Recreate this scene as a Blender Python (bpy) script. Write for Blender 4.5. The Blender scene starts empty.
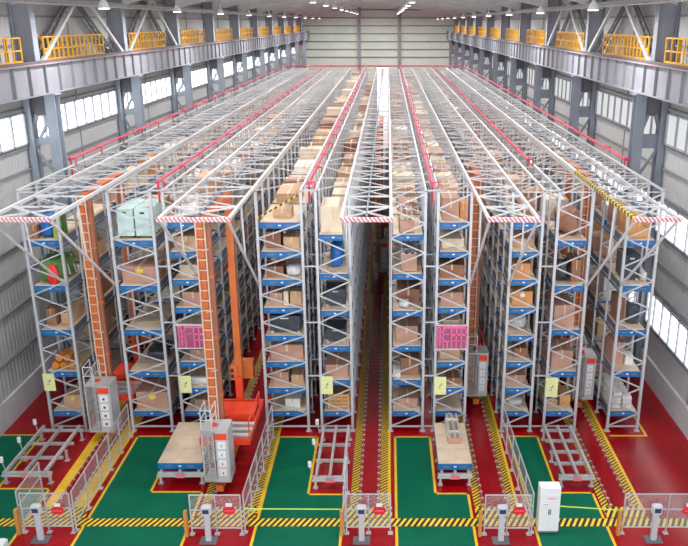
import bpy, math, random
from mathutils import Vector, Matrix
R = random.Random(7)
C = bpy.context.scene.collection
SC = bpy.context.scene
XL, XR, YB = -15.84, 12.19, 150.0

# ------------------------------------------------------------------ camera, world, sun, exposure
cam = bpy.data.cameras.new('camera')
cam.sensor_width = 36.0
cam.lens = 772 * 36 / 688
cam.shift_x = -(388 - 344) / 688
cam.clip_end = 500
co = bpy.data.objects.new('camera', cam); C.objects.link(co)
co.location = (0, 0, 16); co.rotation_euler = (math.radians(90) - math.atan(251 / 772), 0, 0)
SC.camera = co
w = bpy.data.worlds.new('sky'); SC.world = w; w.use_nodes = True
w.node_tree.nodes['Background'].inputs[0].default_value = (0.90, 0.95, 1.0, 1)
w.node_tree.nodes['Background'].inputs[1].default_value = 2.4
SC.view_settings.view_transform = 'Standard'; SC.view_settings.look = 'None'
SC.view_settings.gamma = 1; SC.view_settings.use_curve_mapping = False
SC.view_settings.exposure = 0.45
LAMP_W = 340.0
WIN_E = 1.9
SC.cycles.max_bounces = 8
SC.cycles.transparent_max_bounces = 24

# ------------------------------------------------------------------ materials
def mat(name, col, rough=0.5, metal=0.0, noise=0.0, nscale=6.0, emit=None, alpha=None, spec=None):
    m = bpy.data.materials.new(name); m.use_nodes = True
    nt = m.node_tree; b = nt.nodes['Principled BSDF']
    b.inputs['Base Color'].default_value = (*col, 1)
    b.inputs['Roughness'].default_value = rough; b.inputs['Metallic'].default_value = metal
    if spec is not None: b.inputs['Specular IOR Level'].default_value = spec
    if noise:
        tc = nt.nodes.new('ShaderNodeTexCoord'); n = nt.nodes.new('ShaderNodeTexNoise')
        n.inputs['Scale'].default_value = nscale; n.inputs['Detail'].default_value = 4
        r = nt.nodes.new('ShaderNodeValToRGB')
        r.color_ramp.elements[0].position = 0.3; r.color_ramp.elements[1].position = 0.7
        r.color_ramp.elements[0].color = (*[max(0, c * (1 - noise)) for c in col], 1)
        r.color_ramp.elements[1].color = (*[min(1, c * (1 + noise * .6)) for c in col], 1)
        nt.links.new(tc.outputs['Object'], n.inputs['Vector']); nt.links.new(n.outputs['Fac'], r.inputs[0])
        nt.links.new(r.outputs[0], b.inputs['Base Color'])
    if emit:
        b.inputs['Emission Color'].default_value = (*emit[0], 1); b.inputs['Emission Strength'].default_value = emit[1]
    if alpha is not None: b.inputs['Alpha'].default_value = alpha
    return m

def stripes(name, c1, c2, period, ang=(1, 1, 0), rough=0.4):
    m = mat(name, c1, rough); nt = m.node_tree; b = nt.nodes['Principled BSDF']
    tc = nt.nodes.new('ShaderNodeTexCoord'); d = nt.nodes.new('ShaderNodeVectorMath'); d.operation = 'DOT_PRODUCT'
    d.inputs[1].default_value = [a / period for a in ang]
    f = nt.nodes.new('ShaderNodeMath'); f.operation = 'FRACT'
    g = nt.nodes.new('ShaderNodeMath'); g.operation = 'GREATER_THAN'; g.inputs[1].default_value = 0.5
    mx = nt.nodes.new('ShaderNodeMix'); mx.data_type = 'RGBA'
    mx.inputs['A'].default_value = (*c1, 1); mx.inputs['B'].default_value = (*c2, 1)
    nt.links.new(tc.outputs['Object'], d.inputs[0]); nt.links.new(d.outputs['Value'], f.inputs[0])
    nt.links.new(f.outputs[0], g.inputs[0]); nt.links.new(g.outputs[0], mx.inputs['Factor'])
    nt.links.new(mx.outputs['Result'], b.inputs['Base Color'])
    return m

def panel_mat(name, col, axis, period, rough=0.6):
    """sheet-metal cladding: fine ribs as bump, faint tone change per sheet"""
    m = mat(name, col, rough); nt = m.node_tree; b = nt.nodes['Principled BSDF']
    tc = nt.nodes.new('ShaderNodeTexCoord'); wv = nt.nodes.new('ShaderNodeTexWave')
    wv.wave_type = 'BANDS'; wv.bands_direction = axis; wv.inputs['Scale'].default_value = 0.314 / period
    bp = nt.nodes.new('ShaderNodeBump'); bp.inputs['Strength'].default_value = 0.5; bp.inputs['Distance'].default_value = 0.03
    nt.links.new(tc.outputs['Object'], wv.inputs['Vector']); nt.links.new(wv.outputs['Fac'], bp.inputs['Height'])
    nt.links.new(bp.outputs[0], b.inputs['Normal'])
    n = nt.nodes.new('ShaderNodeTexNoise'); n.inputs['Scale'].default_value = 0.35; n.inputs['Detail'].default_value = 5
    r = nt.nodes.new('ShaderNodeValToRGB')
    r.color_ramp.elements[0].color = (*[c * .82 for c in col], 1); r.color_ramp.elements[1].color = (*[min(1, c * 1.1) for c in col], 1)
    nt.links.new(tc.outputs['Object'], n.inputs['Vector']); nt.links.new(n.outputs['Fac'], r.inputs[0]); nt.links.new(r.outputs[0], b.inputs['Base Color'])
    return m

M = dict(
    red_floor=mat('red_floor_paint', (0.33, 0.002, 0.007), 0.22, noise=.22, nscale=.5, spec=.32),
    green_floor=mat('green_floor_paint', (0.0, 0.125, 0.066), 0.6, noise=.10, nscale=.8, spec=.15),
    yellow=mat('yellow_paint', (0.85, 0.52, 0.02), 0.4, noise=.12, nscale=3),
    hazard=stripes('hazard_paint', (0.90, 0.62, 0.04), (0.012, 0.012, 0.012), 0.20, (1, -.5, 0)),
    hazard_lane=stripes('lane_hazard_paint', (0.85, 0.52, 0.03), (0.02, 0.018, 0.015), 0.18, (-.9, 1, 0)),
    hazard_rail=stripes('striped_rail', (0.85, 0.62, 0.06), (0.04, 0.04, 0.03), 0.34, (0, 1, 0)),
    red_white=stripes('red_white_stripe', (0.62, 0.14, 0.18), (0.72, 0.68, 0.68), 0.13, (1, 0, .8)),
    concrete=mat('concrete', (0.55, 0.56, 0.58), 0.8, noise=.1, nscale=1.5),
    wall_l=panel_mat('wall_cladding', (0.47, 0.49, 0.49), 'Y', .3),
    wall_r=panel_mat('wall_cladding_right', (0.49, 0.50, 0.50), 'Y', .3),
    wall_b=panel_mat('back_cladding', (0.78, 0.92, 0.82), 'X', .3),
    girt=mat('girt_steel', (0.22, 0.23, 0.26), 0.6),
    roof=panel_mat('roof_deck', (0.66, 0.72, 0.74), 'Y', .3),
    roof_steel=mat('roof_steel', (0.82, 0.83, 0.85), 0.5, noise=.08, nscale=1),
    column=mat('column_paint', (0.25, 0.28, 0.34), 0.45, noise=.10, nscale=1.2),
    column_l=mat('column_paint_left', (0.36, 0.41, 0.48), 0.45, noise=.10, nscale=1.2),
    runway=mat('runway_paint', (0.34, 0.34, 0.39), 0.5, noise=.12, nscale=.9),
    dark_steel=mat('dark_steel', (0.13, 0.13, 0.15), 0.5),
    rail=mat('rusty_rail', (0.42, 0.10, 0.07), 0.6, noise=.3, nscale=4),
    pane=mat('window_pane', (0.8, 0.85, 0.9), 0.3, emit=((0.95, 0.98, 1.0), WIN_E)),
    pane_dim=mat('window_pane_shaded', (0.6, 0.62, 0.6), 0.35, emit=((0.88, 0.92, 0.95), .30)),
    frame=mat('window_frame', (0.35, 0.38, 0.42), 0.5),
    guard=mat('guardrail_yellow', (0.85, 0.42, 0.03), 0.5, noise=.08, nscale=3),
    post=mat('rack_steel', (0.54, 0.56, 0.60), 0.4, metal=.25, noise=.06, nscale=4),
    truss=mat('truss_steel', (0.64, 0.64, 0.66), 0.4, metal=.1),
    rackrail=mat('rack_rail', (0.16, 0.19, 0.24), 0.5, metal=.2),
    blue=mat('pallet_blue', (0.004, 0.135, 0.40), 0.4, noise=.15, nscale=3),
    ply=mat('plywood', (0.68, 0.53, 0.39), 0.65, noise=.12, nscale=2.2),
    white=mat('white_paint', (0.78, 0.79, 0.80), 0.4),
    pipe=mat('red_pipe', (0.62, 0.035, 0.10), 0.35),
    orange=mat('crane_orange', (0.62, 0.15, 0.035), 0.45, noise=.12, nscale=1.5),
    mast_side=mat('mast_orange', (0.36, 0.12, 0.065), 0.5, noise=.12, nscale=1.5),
    redor=mat('carriage_red', (0.85, 0.06, 0.02), 0.45),
    ladder=mat('ladder_paint', (0.66, 0.47, 0.34), 0.5),
    cabin=mat('cabin_grey', (0.50, 0.52, 0.53), 0.45, metal=.2, noise=.06),
    cabinet=mat('cabinet_grey', (0.50, 0.52, 0.55), 0.4),
    black=mat('black_plastic', (0.02, 0.02, 0.025), 0.4),
    galv=mat('galvanised', (0.62, 0.63, 0.64), 0.35, metal=.4, noise=.1, nscale=5),
    mesh=mat('wire_mesh', (0.60, 0.60, 0.60), 0.5, alpha=.16),
    plate=mat('label_yellow', (0.75, 0.78, 0.38), 0.5),
    pink=mat('pink_letter', (0.85, 0.16, 0.38), 0.5),
    pinkback=mat('pink_sign_back', (0.42, 0.10, 0.20), 0.5, alpha=.75),
    signred=mat('sign_red', (0.75, 0.02, 0.03), 0.4),
    labelpink=mat('label_pink', (0.80, 0.20, 0.25), 0.5),
    screen=mat('screen_blue', (0.03, 0.05, 0.12), 0.2),
    orangepost=mat('light_curtain_orange', (0.60, 0.25, 0.06), 0.5),
    lampw=mat('lamp_white', (0.85, 0.85, 0.85), 0.4),
    glow=mat('lamp_glow', (1, 1, 1), 0.4, emit=((1, .97, .93), 6.0)),
    tape=mat('barrier_tape', (0.62, 0.85, 0.12), 0.5),
    tan=mat('carton_tan', (0.56, 0.36, 0.22), 0.75, noise=.1, nscale=2),
    pinktan=mat('carton_pink_tan', (0.50, 0.28, 0.21), 0.75, noise=.1, nscale=2),
    brown=mat('carton_brown', (0.32, 0.15, 0.09), 0.75, noise=.15, nscale=2),
    cream=mat('carton_cream', (0.74, 0.62, 0.47), 0.75, noise=.07, nscale=2),
    whitebox=mat('carton_white', (0.75, 0.74, 0.72), 0.6, noise=.06, nscale=2),
    orangebox=mat('carton_orange', (0.62, 0.28, 0.10), 0.75, noise=.1, nscale=2),
    packtape=mat('packing_tape', (0.66, 0.50, 0.30), 0.3),
    wood=mat('timber', (0.52, 0.30, 0.16), 0.7, noise=.25, nscale=8),
    crate=mat('crate_wood', (0.62, 0.33, 0.14), 0.7, noise=.2, nscale=5),
    mint=mat('mint_paint', (0.52, 0.68, 0.64), 0.4),
    greenwrap=mat('green_wrap', (0.10, 0.25, 0.06), 0.5, noise=.3, nscale=5),
    limebox=mat('lime_box', (0.35, 0.42, 0.05), 0.5),
    bluewrap=mat('blue_wrap', (0.01, 0.16, 0.55), 0.35, noise=.25, nscale=4),
    darkwrap=mat('dark_wrap', (0.05, 0.06, 0.08), 0.35, noise=.4, nscale=4),
    film=mat('clear_film', (0.62, 0.62, 0.64), 0.25, noise=.3, nscale=5),
    redwrap=mat('red_bundle', (0.85, 0.03, 0.02), 0.45, noise=.1, nscale=5),
    orroll=mat('orange_roll', (0.72, 0.24, 0.03), 0.6, noise=.15, nscale=5),
    ylabel=mat('yellow_sticker', (0.85, 0.60, 0.05), 0.5),
    parcel=mat('parcel_white', (0.66, 0.64, 0.62), 0.55, noise=.2, nscale=5),
)

# ------------------------------------------------------------------ mesh building
class MB:
    def __init__(s): s.v = []; s.f = []; s.m = []; s.mats = []
    def mi(s, m):
        if m not in s.mats: s.mats.append(m)
        return s.mats.index(m)
    def add(s, vs, fs, m):
        o = len(s.v); s.v += [tuple(p) for p in vs]; i = s.mi(m)
        for f in fs: s.f.append(tuple(a + o for a in f)); s.m.append(i)
    def box(s, x0, x1, y0, y1, z0, z1, m):
        s.add([(x, y, z) for z in (z0, z1) for y in (y0, y1) for x in (x0, x1)],
              [(0, 2, 3, 1), (4, 5, 7, 6), (0, 1, 5, 4), (2, 6, 7, 3), (0, 4, 6, 2), (1, 3, 7, 5)], m)
    def bbox(s, x0, x1, y0, y1, z0, z1, m, b=.02):
        """box with chamfered vertical and top edges"""
        def ring(i, z): return [(x0 + i + b, y0 + i, z), (x1 - i - b, y0 + i, z), (x1 - i, y0 + i + b, z), (x1 - i, y1 - i - b, z),
                                (x1 - i - b, y1 - i, z), (x0 + i + b, y1 - i, z), (x0 + i, y1 - i - b, z), (x0 + i, y0 + i + b, z)]
        vs = ring(0, z0) + ring(0, z1 - b) + ring(b, z1)
        fs = [tuple(range(7, -1, -1)), tuple(range(16, 24))]
        for k in (0, 8):
            for i in range(8): fs.append((k + i, k + (i + 1) % 8, k + 8 + (i + 1) % 8, k + 8 + i))
        s.add(vs, fs, m)
    def bar(s, p, q, w, h, m):
        p, q = Vector(p), Vector(q); d = (q - p)
        if d.length < 1e-6: return
        d.normalize(); up = Vector((0, 0, 1)) if abs(d.z) < .95 else Vector((0, 1, 0))
        a = d.cross(up).normalized() * (w / 2); b = a.cross(d).normalized() * (h / 2)
        s.add([p - a - b, p + a - b, p + a + b, p - a + b, q - a - b, q + a - b, q + a + b, q - a + b],
              [(0, 3, 2, 1), (4, 5, 6, 7), (0, 1, 5, 4), (1, 2, 6, 5), (2, 3, 7, 6), (3, 0, 4, 7)], m)
    def tube(s, p, q, r, m, n=8, r2=None):
        p, q = Vector(p), Vector(q); d = (q - p).normalized(); r2 = r if r2 is None else r2
        up = Vector((0, 0, 1)) if abs(d.z) < .95 else Vector((1, 0, 0))
        a = d.cross(up).normalized(); b = a.cross(d)
        cs = [(a * math.cos(2 * math.pi * i / n) + b * math.sin(2 * math.pi * i / n)) for i in range(n)]
        s.add([p + c * r for c in cs] + [q + c * r2 for c in cs],
              [tuple(range(n)), tuple(range(2 * n - 1, n - 1, -1))] + [(i, n + i, n + (i + 1) % n, (i + 1) % n) for i in range(n)], m)
    def lathe(s, c, prof, m, n=12):
        cx, cy, cz = c; vs = []; fs = []
        for r, z in prof:
            vs += [(cx + r * math.cos(2 * math.pi * i / n), cy + r * math.sin(2 * math.pi * i / n), cz + z) for i in range(n)]
        for k in range(len(prof) - 1):
            for i in range(n): fs.append((k * n + i, k * n + (i + 1) % n, (k + 1) * n + (i + 1) % n, (k + 1) * n + i))
        fs.append(tuple(range(n - 1, -1, -1))); fs.append(tuple(range((len(prof) - 1) * n, len(prof) * n)))
        s.add(vs, fs, m)
    def blob(s, c, r, m, seed=0, amp=.15, nu=12, nv=7, pw=.6):
        """lumpy, flat-bottomed wrapped shape"""
        q = random.Random(seed); vs = []; fs = []
        def sg(t, e): return math.copysign(abs(t) ** e, t)
        for j in range(nv + 1):
            ph = -math.pi / 2 + math.pi * j / nv
            for i in range(nu):
                th = 2 * math.pi * i / nu; k = 1 + q.uniform(-amp, amp) * (0 < j < nv)
                vs.append((c[0] + r[0] * sg(math.cos(ph), pw) * sg(math.cos(th), pw) * k, c[1] + r[1] * sg(math.cos(ph), pw) * sg(math.sin(th), pw) * k,
                           max(c[2] - r[2], c[2] + r[2] * sg(math.sin(ph), pw) * k)))
        for j in range(nv):
            for i in range(nu): fs.append((j * nu + i, j * nu + (i + 1) % nu, (j + 1) * nu + (i + 1) % nu, (j + 1) * nu + i))
        s.add(vs, fs, m)
    def mesh(s, name):
        me = bpy.data.meshes.new(name); me.from_pydata(s.v, [], s.f)
        for k in s.mats: me.materials.append(M[k])
        me.polygons.foreach_set('material_index', s.m); me.update()
        return me
    def build(s, name, parent=None, loc=None):
        return link(name, s.mesh(name), parent, loc)

def link(name, me, parent=None, loc=None):
    o = bpy.data.objects.new(name, me); C.objects.link(o)
    if parent is not None: o.parent = parent
    if loc is not None: o.location = loc
    return o
def tag(o, label=None, cat=None, group=None, kind=None):
    if label: o['label'] = label
    if cat: o['category'] = cat
    if group: o['group'] = group
    if kind: o['kind'] = kind
    return o
def thing(name, label, cat, loc=(0, 0, 0), group=None):
    return tag(link(name, None, None, loc), label, cat, group)
def kids(o): return [c for c in C.objects if c.parent == o]
def copy_tree(o, loc, label=None, group=None, scale=None):
    r = o.copy(); C.objects.link(r); r.location = loc
    if label: r['label'] = label
    if group: r['group'] = group
    if scale: r.scale = scale
    for ch in TREE[o.name]:
        c = ch.copy(); C.objects.link(c); c.parent = r
        for g in TREE.get(ch.name, []):
            d = g.copy(); C.objects.link(d); d.parent = c
    return r
TREE = {}
def remember(o):
    TREE[o.name] = kids(o)
    for c in TREE[o.name]: TREE[c.name] = kids(c)
def struct(o): o['kind'] = 'structure'; return o
ORD = ['first', 'second', 'third', 'fourth', 'fifth', 'sixth', 'seventh', 'eighth', 'ninth', 'tenth', 'eleventh', 'twelfth', 'thirteenth',
       'fourteenth', 'fifteenth', 'sixteenth', 'seventeenth', 'eighteenth', 'nineteenth', 'twentieth', 'twenty-first', 'twenty-second', 'twenty-third', 'twenty-fourth', 'twenty-fifth']

# ------------------------------------------------------------------ floor with its paint
LANES = dict(A=(-12.15, -10.2), B=(-6.6, -4.45), C=(-1.5, 0.24), D=(2.9, 4.85), E=(7.35, 8.9))
b = MB()
b.box(XL - .5, XR + .5, 2, YB + .5, -.3, 0, 'red_floor')
def paint(x0, x1, y0, y1, z, m): b.add([(x0, y0, z), (x1, y0, z), (x1, y1, z), (x0, y1, z)], [(0, 1, 2, 3)], m)
yl = .09
greens = [(XL, -12.15, -14.02, 24.1, 27.9), (-10.2, -6.6, -8.45, 23.9, 27.8), (-4.45, -1.5, -2.8, 23.75, 27.75), (.24, 2.9, 1.74, 23.8, 27.75), (4.85, 7.35, 6.1, 23.85, 27.8)]
for x0, x1, xm, ym, yt in greens:
    paint(x0, x1, 8, ym, .003, 'green_floor'); paint(x0, xm, ym, yt, .003, 'green_floor')
    paint(x1 - yl, x1, 8, ym, .006, 'yellow'); paint(xm, x1, ym - yl, ym, .006, 'yellow')
    paint(xm - yl, xm, ym, yt, .006, 'yellow'); paint(x0, xm, yt - yl, yt, .006, 'yellow')
    if x0 > XL: paint(x0, x0 + yl, 8, yt, .006, 'yellow')
paint(XL, XR, 21.87, 22.3, .009, 'hazard')
bands = dict(A=((-11.95, -11.6), (-10.9, -10.5)), B=((-6.5, -6.22), (-4.75, -4.5)), C=((-1.32, -1.04), (-.28, 0.0)), D=((3.0, 3.26), (4.2, 4.45)), E=((7.42, 7.68), (8.5, 8.75)))
for k, ((a0, a1), (c0, c1)) in bands.items():
    lx0, lx1 = LANES[k]
    m = 'yellow' if k == 'A' else 'hazard_lane'
    paint(a0, a1, 22.35, 104, .007, m); paint(c0, c1, 22.35, 104, .007, m)
    paint(lx0 + .1, lx1 - .1, 22.35, 22.95, .008, 'hazard')
    paint(c1, c1 + .1, 22.6, 40, .008, 'yellow')
paint(9.0, 10.55, 27.75, 27.85, .006, 'yellow'); paint(10.45, 10.55, 27.85, 30.5, .006, 'yellow')
struct(b.build('floor'))

# ------------------------------------------------------------------ walls, ceiling
def side_wall(name, X, s, m):
    b = MB(); b.box(min(X, X - s * .25), max(X, X - s * .25), 2, YB + .5, 0, 19.4, m)
    b.box(min(X, X + s * .12), max(X, X + s * .12), 2, YB, 0, 1.15, 'concrete')
    for z in (2.5, 4.4, 5.7, 6.9, 8.6, 9.8, 10.75, 12.4, 13.6, 15.0, 16.2, 17.2):
        b.box(min(X, X + s * .1), max(X, X + s * .1), 2, YB, z, z + .09, 'girt')
    y = 4.6
    while y < YB: b.box(min(X, X + s * .04), max(X, X + s * .04), y, y + .05, 1.2, 18, 'girt'); y += 5.9
    return struct(b.build(name))
side_wall('wall_left', XL, 1, 'wall_l'); side_wall('wall_right', XR, -1, 'wall_r')
b = MB()
DX0, DX1, DZ = -2.3, .12, 8.0
b.box(XL, DX0, YB, YB + .3, 0, 19.4, 'wall_b'); b.box(DX1, XR, YB, YB + .3, 0, 19.4, 'wall_b'); b.box(DX0, DX1, YB, YB + .3, DZ, 19.4, 'wall_b')
for i in range(13):
    z = 9.65 + i * 1.4 - 1.4 * (0 if i else 0)
    if z < 18.5: b.box(XL, XR, YB - .18, YB, z, z + .16, 'girt')
for x in (-5.35, 2.15): b.box(x - .3, x + .3, YB - .45, YB - .18, 0, 18.6, 'runway')
struct(b.build('wall_back'))
b = MB(); b.box(DX0, DX1, YB + .05, YB + .1, 0, DZ, 'pane')
for x in (DX0, DX1 - .12): b.box(x, x + .12, YB - .02, YB + .12, 0, DZ, 'frame')
b.box(DX0, DX1, YB - .02, YB + .12, DZ - .12, DZ, 'frame')
struct(b.build('door_1'))

COLY = [34.2 + 11.8 * k for k in range(-2, 10)]
XC = (XL + XR) / 2
def roofz(x): return 18.05 + 1.3 * (1 - ((x - XC) / (XR - XC)) ** 2)
b = MB(); N = 16; xs = [XL + (XR - XL) * i / N for i in range(N + 1)]
for i in range(N):
    z0, z1 = roofz(xs[i]), roofz(xs[i + 1])
    b.add([(xs[i], 2, z0), (xs[i + 1], 2, z1), (xs[i + 1], YB, z1), (xs[i], YB, z0), (xs[i], 2, z0 + .2), (xs[i + 1], 2, z1 + .2), (xs[i + 1], YB, z1 + .2), (xs[i], YB, z0 + .2)],
          [(0, 3, 2, 1), (4, 5, 6, 7), (0, 1, 5, 4), (3, 7, 6, 2)], 'roof')
for i in range(1, N):
    b.box(xs[i] - .05, xs[i] + .05, 2, YB, roofz(xs[i]) - .2, roofz(xs[i]), 'roof_steel')
struct(b.build('ceiling'))
for k, y in enumerate(COLY):
    b = MB()
    for i in range(N):
        x0, x1 = xs[i], xs[i + 1]
        t0, t1 = roofz(x0) - .2, roofz(x1) - .2
        d0 = .65 + .5 * abs((x0 - XC) / (XR - XC)) ** 3; d1 = .65 + .5 * abs((x1 - XC) / (XR - XC)) ** 3
        def slab(ya, yb, a0, a1, c0, c1):
            b.add([(x0, ya, a0), (x1, ya, a1), (x1, yb, a1), (x0, yb, a0), (x0, ya, c0), (x1, ya, c1), (x1, yb, c1), (x0, yb, c0)],
                  [(0, 3, 2, 1), (4, 5, 6, 7), (0, 1, 5, 4), (3, 7, 6, 2)], 'roof_steel')
        slab(y - .03, y + .03, t0 - d0, t1 - d1, t0, t1)
        slab(y - .18, y + .18, t0 - d0 - .05, t1 - d1 - .05, t0 - d0, t1 - d1)
        slab(y - .18, y + .18, t0 - .05, t1 - .05, t0, t1)
    tag(b.build('roof_rafter'), 'arched grey steel roof rafter, %s one going back from the open end of the hall' % ORD[k], 'rafter', 'roof rafters across the hall')

# ------------------------------------------------------------------ windows
wn = 1
def window(X, s, y0, y1, z0, z1, pitch=1.3, pane='pane'):
    global wn
    f = MB(); lo, hi = sorted((X, X + s * .14))
    for z in (z0, z1 - .08): f.box(lo, hi, y0, y1, z, z + .08, 'frame')
    n = max(1, round((y1 - y0) / pitch))
    for i in range(n + 1):
        y = y0 + (y1 - y0 - .1) * i / n; f.box(lo, hi, y, y + .1, z0, z1, 'frame')
    o = struct(f.build('window_%d' % wn)); wn += 1
    p = MB(); lo, hi = sorted((X + s * .02, X + s * .06)); p.box(lo, hi, y0 + .02, y1 - .02, z0 + .02, z1 - .02, pane)
    p.build('pane', o)
for k in range(1, len(COLY)):
    y0, y1 = COLY[k - 1] + .35, COLY[k] - .35
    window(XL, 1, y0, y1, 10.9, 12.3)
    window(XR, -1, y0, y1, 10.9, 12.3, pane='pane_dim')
for k in range(1, len(COLY)):
    y0, y1 = COLY[k - 1] + .35, COLY[k] - .35
    window(XR, -1, y0, y1, 2.65, 4.25, 1.0)
    window(XR, -1, y0, y1, 7.0, 8.5, 1.2)

# ------------------------------------------------------------------ crane runway: columns, beams, rails, guardrails, braces
SIDE = {'left': (XL, 1), 'right': (XR, -1)}
for side, (X, s) in SIDE.items():
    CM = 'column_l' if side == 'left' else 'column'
    xi, xo = X + s * 1.25, X + s * .2
    for k, y in enumerate(COLY):
        if k < 1: continue
        t = thing('steel_column', '%s blue-grey built-up steel column back along the %s wall' % (ORD[k - 1], side), 'column', (xi, y, 0), 'columns along the %s wall' % side)
        b = MB()
        b.box(-.22, .22, -.28, -.24, 0, 13.05, CM); b.box(-.22, .22, .24, .28, 0, 13.05, CM); b.box(-.03, .03, -.24, .24, 0, 13.05, CM)
        b.box(-.32, .32, -.4, .4, 0.005, .06, CM); b.box(-.3, .3, -.35, .35, 13.0, 13.07, CM)
        b.build('inner_leg', t)
        b = MB(); dx = xo - xi
        b.box(dx - .15, dx + .15, -.25, -.21, 0, 13.05, CM); b.box(dx - .15, dx + .15, .21, .25, 0, 13.05, CM); b.box(dx - .03, dx + .03, -.21, .21, 0, 13.05, CM)
        b.build('outer_leg', t)
        b = MB(); a, c = s * -.16, dx + s * .16 if False else dx
        z = .6; up = True
        while z < (11.0 if side == 'left' else 9.6):
            b.bar((-s * .15, 0, z if up else z + 1.35), (dx + s * .1, 0, z + 1.35 if up else z), .1, .12, CM); z += 1.45; up = not up
        for z in (2.0, 5.0, 8.0, 11.0): b.bar((-s * .15, 0, z), (dx, 0, z), .14, .3 if side == 'left' else .62, CM)
        b.box(min(-s * .15, dx), max(-s * .15, dx), -.05, .05, 12.1, 13.0, 'dark_steel')
        b.bar((-s * .15, 0, 11.3), (-s * .42, 0, 12.15), .12, .16, CM); b.bar((dx, 0, 11.3), (dx + s * .3, 0, 12.15), .12, .16, CM)
        b.build('lattice_brace', t)
        b = MB(); e = sorted((X + s * .05 - xi, X + s * .85 - xi))
        b.box(e[0], e[1], -.04, .04, 13.07, 17.6, 'runway'); m = X + s * .85 - xi
        b.box(m - .03, m + .03, -.24, .24, 13.07, 17.6, CM); m = X + s * .08 - xi
        b.box(m - .03, m + .03, -.24, .24, 13.07, 17.6, CM); b.build('upper_shaft', t)
    t = thing('crane_runway_beam', 'long lilac-grey crane runway girder with web stiffeners along the %s wall' % side, 'beam', (xi, 2, 13.08))
    b = MB(); L = YB - 2.5
    b.box(-.02, .02, 0, L, .04, 1.24, 'runway'); b.box(-.2, .2, 0, L, 0, .05, 'runway'); b.box(-.2, .2, 0, L, 1.22, 1.27, 'runway')
    b.build('girder', t)
    b = MB(); y = .7
    while y < L: b.box(-.13, .13, y, y + .04, .05, 1.22, 'girt'); y += 1.475
    b.build('web_stiffener', t)['kind'] = 'stuff'
    b = MB(); b.box(-.04, .04, 0, L, 1.28, 1.38, 'dark_steel'); b.box(s * .13 - .05, s * .13 + .05, 0, L, 1.265, 1.285, 'rail'); b.box(-.12, .07, 0, L, 1.265, 1.285, 'dark_steel'); b.build('crane_rail', t)
    b = MB(); e = sorted((s * -.35, s * -1.1)); b.box(e[0], e[1], 0, L, 1.2, 1.25, 'runway'); b.build('walkway_deck', t)
    for k, y in enumerate(COLY[1:-1]):
        xr = X + s * .84
        t = thing('guardrail', 'yellow walkway guardrail after the %s column back on the %s side' % (ORD[k], side), 'railing', (xr, y + .8, 14.33), 'yellow guardrails above the %s girder' % side)
        b = MB(); Lg = 9.6 if k == 0 else 7.4
        for z in (.55, 1.05): b.bar((0, 0, z), (0, Lg, z), .06, .06, 'guard')
        b.bar((0, 0, .08), (0, Lg, .08), .03, .16, 'guard')
        b.bar((0, Lg, 1.05), (-s * .6, Lg, 1.05), .06, .06, 'guard'); b.bar((0, 0, 1.05), (-s * .6, 0, 1.05), .06, .06, 'guard')
        b.build('rail', t)
        b = MB(); n = 14
        for i in range(n + 1): b.bar((0, Lg * i / n, 0), (0, Lg * i / n, 1.05), .06, .06, 'guard')
        for yy in (0, Lg): b.bar((-s * .6, yy, 0), (-s * .6, yy, 1.05), .06, .06, 'guard')
        b.build('baluster', t)['kind'] = 'stuff'
        if k < 4:   # inner fence of the same walkway, seen through the first
            b = MB(); xb = -s * .55
            for z in (.5, 1.05): b.bar((xb, 0, z), (xb, Lg, z), .05, .05, 'guard')
            for i in range(8): b.bar((xb, Lg * i / 7, 0), (xb, Lg * i / 7, 1.05), .05, .05, 'guard')
            b.build('wall_side_rail', t)
    for k in (2, 3):
        y0, y1 = COLY[k] + .5, COLY[k + 1] - .5; ym = (y0 + y1) / 2; xb = X + s * .82
        t = thing('wall_brace', 'inverted V bracing above the %s girder, %s pair back' % (side, ORD[k - 2]), 'brace', (xb, 0, 14.33), 'inverted V braces above the %s girder' % side)
        b = MB()
        b.bar((0, y0, 0), (0, ym - .3, 2.9), .14, .16, 'truss'); b.bar((0, y1, 0), (0, ym + .3, 2.9), .14, .16, 'truss'); b.bar((0, ym - .7, 2.9), (0, ym + .7, 2.9), .16, .1, 'truss')
        b.build('front_member', t)
        b = MB(); q = -s * .5
        for ya, yb in ((y0, ym - .3), (y1, ym + .3)):
            d = 0.55 if yb > ya else -.55
            b.bar((q, ya, 0), (q, yb, 2.9), .08, .1, 'dark_steel'); b.bar((q, ya + d * 1.6, 0), (q, yb + d * .6, 2.9), .08, .1, 'dark_steel')
            for i in range(9):
                f0, f1 = i / 9, (i + .7) / 9
                b.bar((q, ya + (yb - ya) * f0, 2.9 * f0), (q, ya + d * (1.6 - f1) + (yb - ya) * f1, 2.9 * f1), .05, .06, 'dark_steel')
                b.bar((q, ya + (yb - ya) * f1, 2.9 * f1), (q, ya + d * (1.6 - f1) + (yb - ya) * f1, 2.9 * f1), .05, .06, 'dark_steel')
        b.build('lattice_member', t)
    b = MB(); b.tube((X + s * 1.05, 2, 16.9), (X + s * 1.05, YB, 16.9), .09, 'galv')
    b.tube((X + s * 1.3, 2, 16.75), (X + s * 1.3, YB, 16.75), .05, 'galv')
    for y in COLY[1:]: b.bar((X + s * .9, y, 16.9), (X + s * 1.4, y, 16.9), .06, .06, 'galv')
    tag(b.build('service_pipe'), 'grey service pipe run high along the %s wall' % side, 'pipe')

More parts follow.
